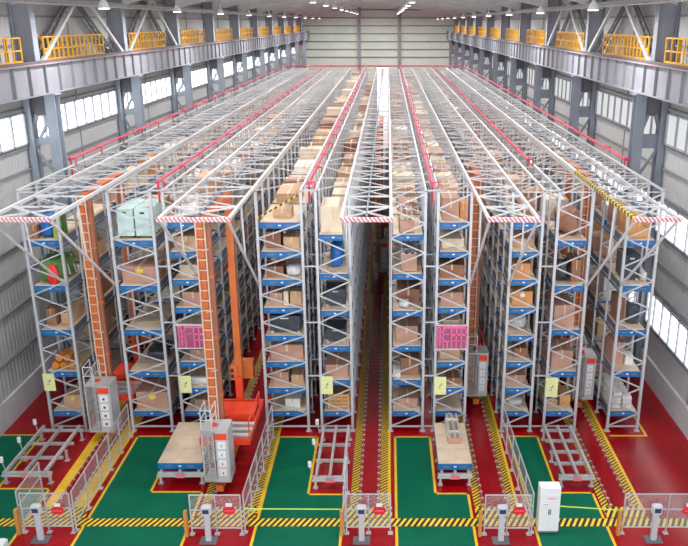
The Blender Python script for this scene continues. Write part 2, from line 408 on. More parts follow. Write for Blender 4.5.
# ------------------------------------------------------------------ high-bay lamps
def make_lamp():
    t = thing('high_bay_lamp', 'x', 'lamp', (0, 0, 0))
    b = MB(); b.lathe((0, 0, 0), [(.25, 0), (.24, .05), (.18, .2), (.10, .32), (.08, .36)], 'lampw', 14); b.build('shade', t)
    b = MB(); b.lathe((0, 0, .36), [(.08, 0), (.08, .22), (.05, .26)], 'galv', 10); b.build('housing', t)
    b = MB(); b.tube((0, 0, .6), (0, 0, 1.05), .02, 'galv'); b.bar((-.08, 0, 1.05), (.08, 0, 1.05), .1, .05, 'galv'); b.build('hanger', t)
    b = MB(); b.lathe((0, 0, -.02), [(.21, 0), (.21, .03)], 'glow', 14); b.build('diffuser', t)
    l = bpy.data.lights.new('bulb', 'AREA'); l.shape = 'DISK'; l.size = .4; l.energy = LAMP_W; l.color = (1, .98, .96)
    o = link('bulb', l, t, (0, 0, -.06)); return t
lamp = make_lamp(); remember(lamp)
rows = [(-11.9, 'leftmost'), (-5.3, 'second from left'), (1.7, 'third from left'), (8.6, 'rightmost')]
first = True
for x, nm in rows:
    for k, y in enumerate(COLY[1:]):
        drop = roofz(x) - .2 - (.65 + .5 * abs((x - XC) / (XR - XC)) ** 3) - 1.1
        lab = 'white bell-shaped ceiling lamp, %s one back in the %s row' % (ORD[k], nm)
        if first: lamp.location = (x, y, drop); lamp['label'] = lab; lamp['group'] = 'ceiling lamps in the ' + nm + ' row'; first = False
        else: copy_tree(lamp, (x, y, drop), lab, 'ceiling lamps in the ' + nm + ' row')

# ------------------------------------------------------------------ storage racks
Y0, STEP, NF = 28.2, 1.6, 49
YE = Y0 + STEP * (NF - 1)
ZT = 10.05
LV_A = [.78, 2.55, 4.35, 6.18, 8.0]; LV_B = [.78, 1.82, 2.97, 4.1, 5.28, 6.43, 7.56, 8.7]; LV_C = [.78, 2.18, 3.66, 5.15, 6.67, 8.23]
RACKS = [(-13.75, -12.4, LV_A), (-10.45, -8.85, LV_A), (-8.38, -7.1, LV_B), (-4.93, -3.25, LV_B), (-2.7, -1.45, LV_C),
         (.1, 1.41, LV_C), (1.88, 3.12, LV_B), (4.66, 5.82, LV_B), (6.38, 7.64, LV_A), (9.0, 10.22, LV_A)]
RN = ['leftmost rack', 'second rack from left', 'third rack from left', 'fourth rack from left', 'fifth rack from left',
      'sixth rack from left', 'fourth rack from right', 'third rack from right', 'second rack from right', 'rightmost rack']
RL = ['tall grey storage rack nearest the left wall, five shelves high', 'second storage rack from left, wide with five blue-edged shelves', 'third storage rack from left behind the orange ladder mast',
      'fourth storage rack from left, wide bays and eight shelves', 'fifth storage rack from left, left edge of the central aisle', 'sixth storage rack from left, right edge of the central aisle',
      'fourth storage rack from right carrying a pink sign', 'third storage rack from right behind the white cabinet', 'second storage rack from right with yellow plate low on its front', 'rightmost storage rack, by the open red floor']
def frame_meshes(wd, H=ZT, zz=None):
    p = MB()
    p.bar((0, 0, 0), (0, 0, H), .075, .075, 'post'); p.bar((wd, 0, 0), (wd, 0, H), .075, .075, 'post')
    for x in (0, wd): p.box(x - .1, x + .1, -.08, .08, .003, .03, 'post')
    q = MB(); z = .23; n = 0; dz = .57
    q.bar((0, 0, .22), (wd, 0, .22), .05, .06, 'post')
    if not zz: q.bar((0, 0, H - .06), (wd, 0, H - .06), .03, .03, 'truss')
    while z + dz < (zz or H) - .1:
        a, c = ((0, wd) if n % 2 == 0 else (wd, 0)); q.bar((a, 0, z), (c, 0, z + dz), .045, .05, 'post'); z += dz; n += 1
    return p, q
NP = 24; PL = 2.95
def slabel(lv, li):
    d = len(lv) - 1 - li
    return 'top shelf' if d == 0 else '%s shelf down' % ORD[d]
def pallet_meshes(wd, near=True):
    fr = MB(); h = .24
    fr.box(0, wd, 0, .05, -h / 2, h / 2, 'blue'); fr.box(0, wd, PL - .05, PL, -h / 2, h / 2, 'blue')
    fr.box(0, .05, .05, PL - .05, -h / 2, h / 2, 'rackrail'); fr.box(wd - .05, wd, .05, PL - .05, -h / 2, h / 2, 'rackrail')
    for i in range(1, 4): y = PL * i / 4; fr.box(.05, wd - .05, y - .03, y + .03, -h / 2, h / 2 - .02, 'blue')
    for x in (wd * .25, wd * .75): fr.box(x - .12, x + .12, -.004, 0, -.03, .03, 'rackrail')
    dk = MB(); n = 3
    for i in range(n): dk.box(.02, wd - .02, PL * i / n + .006, PL * (i + 1) / n - .006, h / 2, h / 2 + .03, 'ply')
    pl = MB(); pl.box(wd / 2 - .05, wd / 2 + .05, -.008, 0, -.02, .03, 'white')
    return fr, dk, pl
pallet_src = {}
def pallet(wd, x, y, z, label, group):
    k = round(wd, 2)
    if k not in pallet_src:
        t = thing('pallet', label, 'pallet', (x, y, z), group); fr, dk, pl = pallet_meshes(wd)
        f = fr.build('pallet_frame', t); dk.build('deck', t); p = pl.build('rating_plate', f); p['label'] = 'small white plate'
        remember(t); pallet_src[k] = t; return t
    return copy_tree(pallet_src[k], (x, y, z), label, group)

n_pal = 0
for r, (x0, x1, lv) in enumerate(RACKS):
    wd = x1 - x0
    t = thing('storage_rack', RL[r], 'rack', (x0, Y0, 0), 'storage racks')
    p, q = frame_meshes(wd, zz=lv[-1] + .25 if r in (3, 4) else None); pm, qm = p.mesh('upright_post'), q.mesh('zigzag_bracing')
    for i in range(NF):
        if i == 0:
            for x in (0, wd):
                a = MB(); a.bar((x, 0, 0), (x, 0, ZT), .1, .1, 'post'); a.box(x - .11, x + .11, -.09, .09, .003, .03, 'post'); a.build('post', t)
            link('front_bracing', qm, t)
        else:
            f = link('upright_frame', pm, t, (0, STEP * i, 0)); g = link('bracing', qm, f)
    # top ladder of the row: chords, cross ties and diagonals
    a = MB(); L = YE - Y0
    for x in (0, wd): a.bar((x, -.05, ZT), (x, L, ZT), .07, .07, 'truss')
    a.build('top_chord', t)
    for i in range(0, NF - 1):
        a = MB(); y = STEP * i
        if i % 2: a.bar((0, y + STEP / 2, ZT), (wd, y + STEP / 2, ZT), .03, .03, 'truss'); a.build('top_bracing', t); continue
        if i % 4 == 0: a.bar((0, y, ZT), (wd, y + STEP, ZT), .03, .03, 'truss')
        else: a.bar((wd, y, ZT), (0, y + STEP, ZT), .03, .03, 'truss')
        a.build('top_bracing', t)
    for z in lv:
        for x in (0.01, wd - .01):
            a = MB(); a.bar((x, 0, z - .15), (x, L, z - .15), .05, .09, 'rackrail'); a.build('support_rail', t)
    far = MB(); nfar = 0
    for li, z in enumerate(lv):
        for k in range(NP):
            yy = Y0 + .03 + k * 2 * STEP
            top = li == len(lv) - 1
            if (top and k < 19) or (not top and k < 2 and not (k == 1 and li == 0 and r in (2, 3))):
                lab = 'blue-edged plywood pallet, %s back on %s of %s' % (ORD[k], slabel(lv, li), RN[r])
                pallet(wd - .16, x0 + .08, yy, z, lab, 'pallets in the racks'); n_pal += 1
            else:
                X0, X1 = x0 + .08, x1 - .08
                far.box(X0, X1, yy, yy + .05, z - .1, z + .1, 'blue'); far.box(X0, X0 + .05, yy, yy + PL, z - .1, z + .1, 'rackrail')
                far.box(X1 - .05, X1, yy, yy + PL, z - .1, z + .1, 'rackrail'); far.box(X0, X1, yy, yy + PL, z + .1, z + .13, 'ply')
    tag(far.build('pallet'), 'blue-edged plywood pallets deeper in the %s' % RN[r], 'pallets', kind='stuff')
print('pallets', n_pal)
# ties between back-to-back racks
for (a, c), nm in zip(((1, 2), (3, 4), (5, 6), (7, 8)), ('second and third', 'fourth and fifth', 'sixth and seventh', 'eighth and ninth')):
    xa, xb = RACKS[a][1] + .05, RACKS[c][0] - .05
    t = thing('rack_tie_set', 'thin grey tie bars joining the %s racks from left' % nm, 'tie bars', (xa, Y0, 0))
    b = MB(); b.bar((0, 0, 0), (xb - xa, 0, 0), .05, .05, 'post'); tm = b.mesh('tie_bar')
    for z in (.22, 2.5, 4.8, 7.1): link('tie_bar', tm, t, (0, 0, z))
    for i in range(NF):
        link('tie_bar', tm, t, (0, STEP * i, ZT))
        if i % 6 == 1:
            for z in (2.5, 4.8, 7.1): link('tie_bar', tm, t, (0, STEP * i, z))

# ------------------------------------------------------------------ overhead trusses spanning the aisles
AIS = [('A', RACKS[0][1], RACKS[1][0], 'first'), ('B', RACKS[2][1], RACKS[3][0], 'second'), ('C', RACKS[4][1], RACKS[5][0], 'third'),
       ('D', RACKS[6][1], RACKS[7][0], 'fourth'), ('E', RACKS[8][1], RACKS[9][0], 'fifth')]
YF = 23.2; ZC = 10.2
for key, xa, xb, nm in AIS:
    t = thing('overhead_truss', 'white overhead truss with striped front bar above the %s aisle from left' % nm, 'truss', (xa, YF, ZC), 'trusses over the aisles')
    wd = xb - xa; L = YE - YF
    for x, sd in ((0, 0), (wd, 1)):
        b = MB()
        if key == 'E' and sd == 0:
            b.bar((x, 8, 0), (x, L, 0), .12, .14, 'truss'); b.build('chord', t)
            b = MB(); b.bar((x, 0, 0), (x, 8, 0), .10, .11, 'hazard_rail'); b.build('striped_chord', t)['label'] = 'yellow and black striped chord'
        else: b.bar((x, 0, 0), (x, L, 0), .09, .11, 'truss'); b.build('chord', t)
    b = MB(); b.bar((-.05, -.05, 0), (wd + .05, -.05, 0), .11, .13, 'red_white'); b.build('striped_bar', t)['label'] = 'red and white striped front bar'
    b = MB(); y = 1.7; i = 0
    while y < L:
        b.bar((0, y, 0), (wd, y, 0), .05, .05, 'truss')
        yn = y + 1.6
        if yn < L:
            if i % 2: b.bar((0, y, 0), (wd, yn, 0), .035, .035, 'truss')
            if wd < 1.7 and i < 6 or i % 2 == 0: b.bar((wd, y, 0), (0, yn, 0), .035, .035, 'truss')
        y = yn; i += 1
    b.bar((0, .1, 0), (wd, 1.7, 0), .05, .05, 'truss'); b.bar((wd, .1, 0), (0, 1.7, 0), .05, .05, 'truss')
    b.build('cross_bracing', t)
    b = MB(); b.bar((wd * .5, .3, -.05), (wd * .5, L, -.05), .07, .12, 'rackrail'); b.build('guide_rail', t)
    for x in (0.03, wd - .03):
        b = MB(); e = (x, Y0 - YF, 6.3 - ZC)
        b.bar((x, .05, -.06), e, .07, .07, 'truss'); m = tuple((Vector((x, .05, -.06)) + Vector(e)) / 2)
        b.bar((x, 2.3, -.05), m, .05, .05, 'truss'); b.build('strut', t)

# ------------------------------------------------------------------ red sprinkler pipes along the rack tops
def pipe(x, y0, label, heads=True):
    t = thing('fire_pipe', label, 'pipe', (x, y0, 10.3), 'red fire pipes on the racks')
    b = MB(); L = 108.7 - y0; b.tube((0, 0, 0), (0, L, 0), .065, 'pipe'); b.build('main_pipe', t)
    b = MB(); y = .0
    while y < min(L, 45):
        b.tube((-.02, y, .02), (.22, y, .02), .028, 'pipe', 6); b.tube((.22, y, .04), (.22, y, -.3), .028, 'pipe', 6); b.tube((0, y - .12, 0), (0, y + .12, 0), .085, 'pipe', 8); y += 3.2
    b.tube((0, 0, 0), (0, 0, -.8), .04, 'pipe'); b.build('branch_fitting', t)['kind'] = 'stuff'
pipe(-13.9, 33.7, 'red fire pipe along the outer edge of the leftmost rack')
pipe(-8.63, 28.6, 'red fire pipe running back between the second and third racks from left')
pipe(-2.95, 28.4, 'red fire pipe running back between the fourth and fifth racks')
pipe(1.65, 28.4, 'red fire pipe running back between the sixth and seventh racks')
pipe(6.1, 33.5, 'red fire pipe running back between the eighth and ninth racks')
pipe(10.38, 33.7, 'red fire pipe along the outer edge of the rightmost rack')
b = MB(); b.tube((-14.0, 108.8, 10.3), (10.5, 108.8, 10.3), .09, 'pipe'); tag(b.build('fire_pipe'), 'red fire pipe crossing behind all the racks at the far end', 'pipe', 'red fire pipes on the racks')
x = -13.9
b = MB()
for x in (-13.9, -8.63, -2.95, 1.65, 6.1, 10.38): b.bar((x, 109, 0), (x, 109, 10.2), .1, .1, 'post')
tag(b.build('pipe_support'), 'slender posts carrying the far red cross pipe behind the racks', 'supports')

# ------------------------------------------------------------------ signs and plates on the rack fronts
def plate(x, z, w, h, label):
    t = thing('rack_plate', label, 'plate', (x, Y0 - .07, z), 'yellow plates on the rack fronts')
    b = MB(); b.box(0, w, -.02, 0, 0, h, 'plate'); b.build('board', t)
    b = MB(); cx = w / 2
    for a0, a1, c0, c1 in ((-.05, .05, .40, .42), (-.03, .0, .34, .38), (.02, .06, .42, .5), (-.08, .02, .28, .3)): b.box(cx + a0, cx + a1, -.026, -.02, c0, c1, 'dark_steel')
    b.build('marking', t)
plate(-13.83, 1.87, .46, .75, 'pale yellow plate hung on the leftmost rack front')
plate(-8.36, 1.78, .46, .75, 'pale yellow plate hung on the third rack from left')
plate(-2.7, 1.72, .48, .78, 'pale yellow plate hung on the fifth rack from left')
plate(1.86, 1.70, .48, .78, 'pale yellow plate below the pink sign right of the central aisle')
plate(6.33, 1.6, .5, .85, 'pale yellow plate hung on the second rack from right')
def strokes(b, cols, W, Hh, t):
    for c in cols:
        x0, x1, z0, z1 = c; b.box(x0 * W, x1 * W, -.03, -.02, z0 * Hh, z1 * Hh, t)
def pink_sign(x, z, W, Hh, label, v):
    t = thing('pink_sign', label, 'sign', (x, Y0 - .08, z), 'pink signs on the racks')
    b = MB(); b.box(0, W, -.02, 0, 0, Hh, 'pinkback'); b.build('backing', t)
    b = MB(); q = .045
    G = [(0, .04, 0, 1), (.22, .26, 0, 1), (.04, .13, .93, 1), (0, .26, .72, .78), (0, .26, .48, .54), (0, .26, .26, .31), (.1, .14, .1, .9)]
    G += [(.48, .52, 0, .95), (.5, 1, .9, .97), (.5, 1, .58, .66), (.5, 1, .33, .38), (.64, .68, .0, .92), (.8, .84, .0, .92), (.96, 1, 0, .97), (.26, .48, .9, .97), (.3, .44, .62, .67)]
    if v: G += [(.26, .5, .3, .35), (.34, .38, .0, .3), (.0, 1, .98, 1.03)]
    strokes(b, G, W, Hh, 'pink'); b.build('lettering', t)
    b = MB(); b.bar((-.05, 0, Hh + .03), (W + .05, 0, Hh + .03), .05, .05, 'truss'); b.bar((-.05, 0, -.03), (W + .05, 0, -.03), .05, .05, 'truss'); b.build('mounting_bar', t)
pink_sign(-8.26, 3.76, 1.26, .93, 'pink lettered sign on the rack front left of the orange ladder mast', 0)
pink_sign(1.9, 3.72, 1.2, .95, 'pink lettered sign on the rack front right of the central aisle', 1)

b = MB(); b.bar((-4.9, 0, 9.0), (-3.28, 0, 9.95), .05, .06, 'hazard_lane')
tag(b.build('striped_bar', loc=(0, Y0 - .12, 0)), 'thin slanting yellow and black bar over the fourth rack top front', 'bar')
# ------------------------------------------------------------------ stacker cranes
def crane(xc, ym, label, cab0, cab1, spacing=3.6, lift=1.35, hw=.58):
    t = thing('stacker_crane', label, 'crane', (xc, ym, 0), 'stacker cranes in the aisles')
    L = spacing; H = 9.9
    b = MB(); b.box(-.13, .13, -1.1, L + .9, .12, .36, 'orange')
    b.box(-.24, .24, -.5, .3, .10, .62, 'orange'); b.box(-.24, .24, L - .3, L + .5, .10, .62, 'orange')
    base = b.build('base_beam', t)
    for y in (-.9, L + .6):
        b = MB(); b.tube((-.1, y, .18), (.1, y, .18), .16, 'dark_steel', 14); b.build('wheel', base)
    for y in (0, L):
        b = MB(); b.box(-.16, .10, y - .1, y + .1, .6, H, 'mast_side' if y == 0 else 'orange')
        for z in (1.2, 3.4, 5.6, 7.8): b.box(-.175, .115, y - .115, y + .115, z, z + .06, 'orange')
        m = b.build('mast', t)
    b = MB()
    for x in (-.36, -.06): b.bar((x, -.2, .8), (x, -.2, H - .05), .045, .05, 'ladder')
    z = .9
    while z < H - .1: b.bar((-.36, -.2, z), (-.06, -.2, z), .035, .04, 'ladder'); z += .36
    for z in (2.2, 4.4, 6.6, 8.8): b.bar((-.2, -.2, z), (.0, -.12, z), .04, .04, 'ladder')
    b.box(-.36, -.14, -.12, -.1, .8, H - .1, 'orange')
    b.build('ladder', t)
    b = MB(); b.box(-.16, .12, -.2, L + .2, H - .06, H + .12, 'orange'); b.tube((-.02, -.1, H + .1), (-.02, -.1, H + .2), .1, 'dark_steel', 10); b.build('top_beam', t)
    # operator cage with control cabinet
    ox0, ox1 = cab0 - xc, cab1 - xc; y0, y1 = -1.1, -.26; z0, z1 = .5, 2.55
    b = MB(); b.box(ox0, ox1, y0, y1, z1 - .06, z1, 'cabin'); b.box(ox0, ox1, y0, y1, z0, z0 + .06, 'cabin')
    for x in (ox0 + .03, ox1 - .03):
        for y in (y0 + .03, y1 - .03): b.bar((x, y, z0), (x, y, z1), .05, .05, 'cabin')
    b.bar((ox0 + .42, y0 + .03, z0), (ox0 + .42, y0 + .03, z1), .04, .04, 'cabin')
    cg = b.build('operator_cage', t)
    b = MB(); b.box(ox0, ox0 + .015, y0, y1, z0, z1, 'mesh'); b.box(ox0, ox0 + .42, y0, y0 + .01, z0, z1, 'mesh'); b.build('mesh_screen', cg)
    b = MB()
    for x in (ox0 + .03, ox0 + .4):
        for y in (y0 + .05, y1 - .05): b.bar((x, y, z1), (x, y, z1 + .75), .035, .035, 'truss')
    for z in (z1 + .38, z1 + .75):
        b.bar((ox0 + .03, y0 + .05, z), (ox0 + .4, y0 + .05, z), .03, .03, 'truss'); b.bar((ox0 + .03, y0 + .05, z), (ox0 + .03, y1 - .05, z), .03, .03, 'truss'); b.bar((ox0 + .4, y0 + .05, z), (ox0 + .4, y1 - .05, z), .03, .03, 'truss')
    b.build('roof_railing', cg)
    b = MB(); b.bbox(ox0 + .48, ox1 - .02, y0 + .02, y1 - .1, z0 + .06, z1 - .08, 'cabinet', .015)
    c = b.build('control_cabinet', t)
    b = MB(); b.box(ox0 + .5, ox1 - .05, y0 + .005, y0 + .02, z1 - .36, z1 - .12, 'redor'); b.build('name_plate', c)['label'] = 'orange-red plate'
    w0, w1 = ox0 + .56, ox1 - .12
    for i in range(4):
        b = MB(); zz = z0 + .25 + i * .36; b.box(w0, w1, y0, y0 + .02, zz, zz + .28, 'white'); b.box(w0 + .12, w1 - .12, y0 - .01, y0, zz + .08, zz + .17, 'black'); b.build('drive_unit', c)
    b = MB(); b.box(ox0 + .3, ox0 + .5, y0 + .3, y0 + .5, z1, z1 + .05, 'redor'); b.build('beacon', t)['label'] = 'red beacon on the cage roof'
    # lifting carriage with forks between the masts
    b = MB(); z = lift
    b.box(-hw, hw, .2, .28, z - .12, z + .12, 'redor'); b.box(-hw, hw, L - .28, L - .2, z - .12, z + .12, 'redor')
    for x in (-hw + .05, hw - .05): b.bar((x, .24, z), (x, L - .24, z), .1, .2, 'redor')
    b.box(-hw + .1, hw - .12, L - 1.75, L - .7, z + .2, z + .26, 'redor'); b.box(-hw + .1, hw - .12, L - 1.75, L - 1.69, z - .1, z + .2, 'redor')
    b.box(-.16, .12, .18, .26, z, z + 1.1, 'redor'); b.box(-.16, .12, L - .26, L - .18, z, z + 1.1, 'redor')
    cr = b.build('lifting_carriage', t)
    for i in range(3):
        b = MB(); y = .4 + i * .42; b.box(-hw + .02, hw - .02, y, y + .2, z + .04, z + .16, 'galv'); b.build('fork', cr)
    b = MB(); xr = hw - .04
    b.bar((xr, .3, z + .1), (xr, .3, z + .8), .04, .04, 'redor'); b.bar((xr, L - .9, z + .1), (xr, L - .9, z + .8), .04, .04, 'redor'); b.bar((xr, .3, z + .8), (xr, L - .9, z + .8), .04, .04, 'redor'); b.build('carriage_railing', cr)
    b = MB(); b.box(-.3, .5, L + .17, L + .55, 2.2, 2.95, 'orange'); b.box(-.35, -.06, L - .2, L + .1, 2.3, 2.9, 'orange')
    b.box(-.32, -.2, L - .22, L - .2, 2.65, 2.8, 'black'); b.box(-.32, -.2, L - .22, L - .2, 2.4, 2.55, 'black'); b.build('hoist_drive', t)
crane(-11.2, 28.3, 'orange stacker crane at the mouth of the leftmost aisle, grey cage below', -11.85, -10.85, hw=.8)
crane(-5.98, 24.8, 'orange stacker crane standing out nearest, in the second aisle from left', -6.5, -5.55, hw=.93)
crane(-.42, 49.0, 'orange stacker crane far back down the central aisle', -.95, .0)
crane(3.85, 31.4, 'orange stacker crane in the fourth aisle from left', 3.4, 4.3)
crane(8.25, 31.1, 'orange stacker crane in the rightmost aisle', 7.95, 8.85)

# floor rails in the aisles
for key, lab in (('A', 'leftmost'), ('B', 'second'), ('C', 'central'), ('D', 'fourth'), ('E', 'rightmost')):
    (a0, a1), (c0, c1) = bands[key]
    t = thing('floor_rail', 'thin bolted steel guide rails on the floor of the %s aisle' % lab, 'rail', ((a1 + c0) / 2, 22.9, 0), 'guide rails on the aisle floors')
    for x in (a1 + .06, c0 - .06):
        b = MB(); xx = x - (a1 + c0) / 2; b.box(xx - .02, xx + .02, 0, 80, 0, .05, 'rail')
        y = .1
        while y < 22: b.box(xx - .05, xx + .05, y, y + .06, 0, .06, 'galv'); y += .4
        b.build('rail', t)

# ------------------------------------------------------------------ loading conveyors in front
def conveyor(x0, x1, y0, y1, label, sensors=False, n=4):
    t = thing('chain_conveyor', label, 'conveyor', (x0, y0, 0), 'loading conveyors'); W, L = x1 - x0, y1 - y0; z = .55
    for f in (.08, .5, .92):
        b = MB(); b.bar((W * f, 0, z), (W * f, L, z), .09, .12, 'galv'); b.build('chain_beam', t)
    for i in range(n):
        b = MB(); y = .12 + (L - .24) * i / (n - 1); b.bar((-.04, y, z - .12), (W + .04, y, z - .12), .09, .1, 'galv'); b.build('cross_member', t)
    b = MB(); b.bar((-.06, .02, .36), (W + .06, .02, .36), .06, .06, 'galv'); b.build('end_rail', t)
    for i in (0, 1, 2):
        for x in (.05, W - .05):
            a = MB(); y = .12 + (L - .24) * i / 2; a.bar((x, y, 0.01), (x, y, z - .1), .08, .08, 'galv'); a.box(x - .09, x + .09, y - .09, y + .09, 0.008, .02, 'galv'); a.build('leg', t)
    b = MB(); b.box(W / 2 - .16, W / 2 + .16, -.03, -.01, .31, .45, 'labelpink'); b.build('label_plate', t)['label'] = 'small pink-red plate'
    if sensors:
        for y in (.4, L * .55, L * .97):
            b = MB(); b.bar((-.08, y, .3), (-.16, y, .72), .03, .03, 'galv'); b.lathe((-.17, y, .7), [(.07, 0), (.07, .2), (.04, .22)], 'white', 10); b.build('sensor', t)
    return t
conveyor(-13.95, -12.25, 24.3, 27.6, 'empty grey chain conveyor farthest left, on a red floor bay', True)
conveyor(-8.32, -6.72, 24.3, 27.5, 'grey conveyor under the empty plywood pallet, left of the nearest crane cage')
conveyor(-2.66, -1.5, 24.0, 27.6, 'empty grey chain conveyor left of the central lane', True)
conveyor(1.85, 3.0, 24.2, 27.6, 'grey conveyor under the pallet with timber bars')
conveyor(6.2, 7.4, 24.1, 27.6, 'empty grey chain conveyor behind the white cabinet', False, 5)
pallet(1.62, -8.32, 24.35, .75, 'empty plywood pallet on the conveyor left of the nearest crane', 'pallets out on conveyors')
pallet(1.24, 1.8, 24.3, .75, 'plywood pallet under a bundle of bars, right of the central lane', 'pallets out on conveyors')
def bar_bundle(name, x, y, z, w, l, h, label, m='wood', m2='galv', cat='bundle'):
    t = thing(name, label, cat, (x, y, z)); n = 5
    b = MB()
    for i in range(n): b.box(w * i / n + .01, w * (i + 1) / n - .01, 0, l, .06, h * (.7 if i % 2 else 1), m2 if i % 2 == 0 else m)
    b.build('bar', t)['label'] = 'side-by-side bars'
    b = MB(); b.box(-.03, w + .03, .05, .3, 0, .06, 'wood'); b.box(-.03, w + .03, l - .3, l - .05, 0, .06, 'wood'); b.box(-.01, w + .01, -.05, 0, .03, h * .95, 'pinktan'); b.build('end_block', t)
    b = MB()
    for y in (l * .25, l * .75): b.box(-.012, w + .012, y, y + .03, .05, h + .012, 'white')
    b.build('strap', t); return t
bar_bundle('bar_bundle', 2.28, 25.7, .90, .48, 1.9, .24, 'strapped bundle of long silver and brown bars on the conveyor pallet')

# ------------------------------------------------------------------ lane fences, light curtains, consoles, signs
def fence_panelling(t, p, q, n, H=1.5, name='mesh_panel'):
    p, q = Vector(p), Vector(q)
    b = MB()
    for z in (.25, H * .62, H): b.bar(p + Vector((0, 0, z)), q + Vector((0, 0, z)), .03, .03, 'post')
    b.build('rail', t)
    for i in range(n + 1):
        b = MB(); c = p + (q - p) * i / n; b.bar(c, c + Vector((0, 0, H)), .04, .04, 'post'); b.box(c.x - .08, c.x + .08, c.y - .08, c.y + .08, 0.01, .03, 'post'); b.build('post', t)
    for i in range(n):
        b = MB(); c, d = p + (q - p) * (i + .03) / n, p + (q - p) * (i + .97) / n; b.bar(c + Vector((0, 0, H / 2 + .12)), d + Vector((0, 0, H / 2 + .12)), .01, H - .25, 'mesh'); b.build(name, t)
def lane_gate(x0, x1, y, label, n=2):
    t = thing('safety_fence', label, 'fence', (x0, y, 0), 'low front fences of the lanes')
    fence_panelling(t, (0, 0, 0), (x1 - x0, 0, 0), n)
    b = MB(); b.box(-.2, -.1, -.15, 0, 0.01, .95, 'orangepost'); b.build('light_curtain', t)['label'] = 'short orange-brown post'
lane_gate(-11.95, -10.35, 21.55, 'low mesh fence closing the leftmost lane')
lane_gate(-6.42, -4.78, 21.45, 'low mesh fence closing the lane of the nearest crane')
lane_gate(-1.36, .08, 21.5, 'low mesh fence closing the central lane')
lane_gate(3.15, 4.62, 21.45, 'low mesh fence closing the lane left of the white cabinet')
lane_gate(7.68, 12.0, 21.5, 'long low mesh fence right of the white cabinet, reaching the right wall', 3)
def side_fence(p, q, n, label):
    t = thing('safety_fence', label, 'fence', (p[0], p[1], 0), 'side fences of the lanes')
    fence_panelling(t, (0, 0, 0), (q[0] - p[0], q[1] - p[1], 0), n)
side_fence((-10.3, 21.65), (-10.42, 27.7), 5, 'mesh side fence along the right of the leftmost lane')
side_fence((-4.7, 21.55), (-4.62, 27.6), 5, 'mesh side fence right of the nearest crane cage')
side_fence((4.72, 21.55), (4.58, 27.7), 5, 'mesh side fence behind and left of the white cabinet')
side_fence((-12.1, 21.65), (-12.12, 23.4), 1, 'short side fence left of the leftmost lane')
side_fence((-1.45, 21.6), (-1.45, 23.8), 1, 'short side fence panel left of the central lane')
def console(x, y, label):
    t = thing('control_console', label, 'console', (x, y, 0), 'operator consoles before the lanes')
    b = MB(); b.box(-.27, .27, -.2, .2, 0.01, .04, 'dark_steel'); b.build('base_plate', t)
    b = MB(); b.bbox(-.09, .09, -.07, .07, .05, 1.05, 'cabinet', .015); b.build('column', t)
    b = MB(); b.bbox(-.16, .16, -.12, .1, 1.05, 1.36, 'cabinet', .04); h = b.build('head', t)
    b = MB(); b.box(-.10, .10, -.13, -.119, 1.12, 1.27, 'screen'); b.build('screen', h)['label'] = 'small dark blue screen'
console(-11.25, 21.15, 'grey pedestal console before the leftmost lane')
console(-5.8, 21.1, 'grey pedestal console before the lane of the nearest crane')
console(-.85, 21.1, 'grey pedestal console before the central lane')
console(3.65, 21.1, 'grey pedestal console just left of the white cabinet')
console(8.6, 21.15, 'white pedestal console by the fence right of the white cabinet')
def red_sign(x, y, label):
    t = thing('warning_sign', label, 'sign', (x, y, .95), 'small red signs on the lane fences')
    b = MB(); w, h, c = .19, .13, .05
    pts = [(-w + c, -h), (w - c, -h), (w, -h + c), (w, h - c), (w - c, h), (-w + c, h), (-w, h - c), (-w, -h + c)]
    b.add([(px, -.02, pz) for px, pz in pts] + [(px, .02, pz) for px, pz in pts], [tuple(range(8)), tuple(range(15, 7, -1))] + [(i, i + 8, (i + 1) % 8 + 8, (i + 1) % 8) for i in range(8)], 'signred')
    b.build('board', t)
    b = MB()
    for i in range(4): b.box(-.14 + i * .075, -.09 + i * .075, -.026, -.02, -.02, .03, 'labelpink')
    b.build('lettering', t)
    b = MB(); b.box(-.1, .1, -.01, .02, .15, .26, 'white'); b.build('bracket', t)
for x, l in ((-10.7, 'leftmost lane fence'), (-5.15, 'fence before the nearest crane'), (-.28, 'central lane fence'), (4.25, 'fence just left of the white cabinet'), (9.75, 'long fence at the far right')):
    red_sign(x, 21.4, 'small red sign with pale lettering on the ' + l)
# barrier tapes
b = MB(); b.bar((-4.66, 21.5, .95), (-1.5, 21.5, .93), .015, .035, 'tape'); tag(b.build('barrier_tape'), 'yellow-green tape stretched from the nearest crane lane to the central lane', 'tape')
b = MB(); b.bar((5.6, 21.6, .98), (7.5, 21.5, .9), .015, .035, 'tape'); tag(b.build('barrier_tape'), 'yellow-green tape stretched from the white cabinet to the right lane', 'tape')
# control cabinet
t = thing('electrical_cabinet', 'white two-door electrical cabinet standing on the green floor and hazard stripe', 'cabinet', (4.92, 21.5, 0)); t.scale = (.93, .93, .93)
b = MB(); b.bbox(0, .72, 0, .42, .1, 1.85, 'white', .012); b.build('body', t)
b = MB(); b.box(.03, .69, .03, .39, .005, .1, 'dark_steel'); b.build('plinth', t)
for x in (.02, .365):
    b = MB(); b.box(x, x + .335, -.015, 0, .13, 1.6, 'white'); d = b.build('door', t)
    b = MB(); hx = .33 if x < .1 else .39; b.box(hx - .015, hx + .015, -.04, -.015, .8, 1.0, 'dark_steel'); b.build('handle', d)
b = MB(); b.box(.28, .56, -.02, -.015, 1.42, 1.46, 'labelpink'); b.box(.14, .34, -.02, -.015, 1.18, 1.22, 'galv'); b.box(.2, .26, -.02, -.015, 1.05, 1.1, 'galv'); b.build('marking', t)
b = MB(); b.bbox(-.35, .35, -.2, .25, 0, .5, 'mint', .03); b.box(-.3, .3, -.15, .2, .5, .53, 'white')
o = b.build('equipment_box', loc=(-12.35, 20.35, 0)); tag(o, 'pale mint box at the bottom left corner of the green floor', 'box')

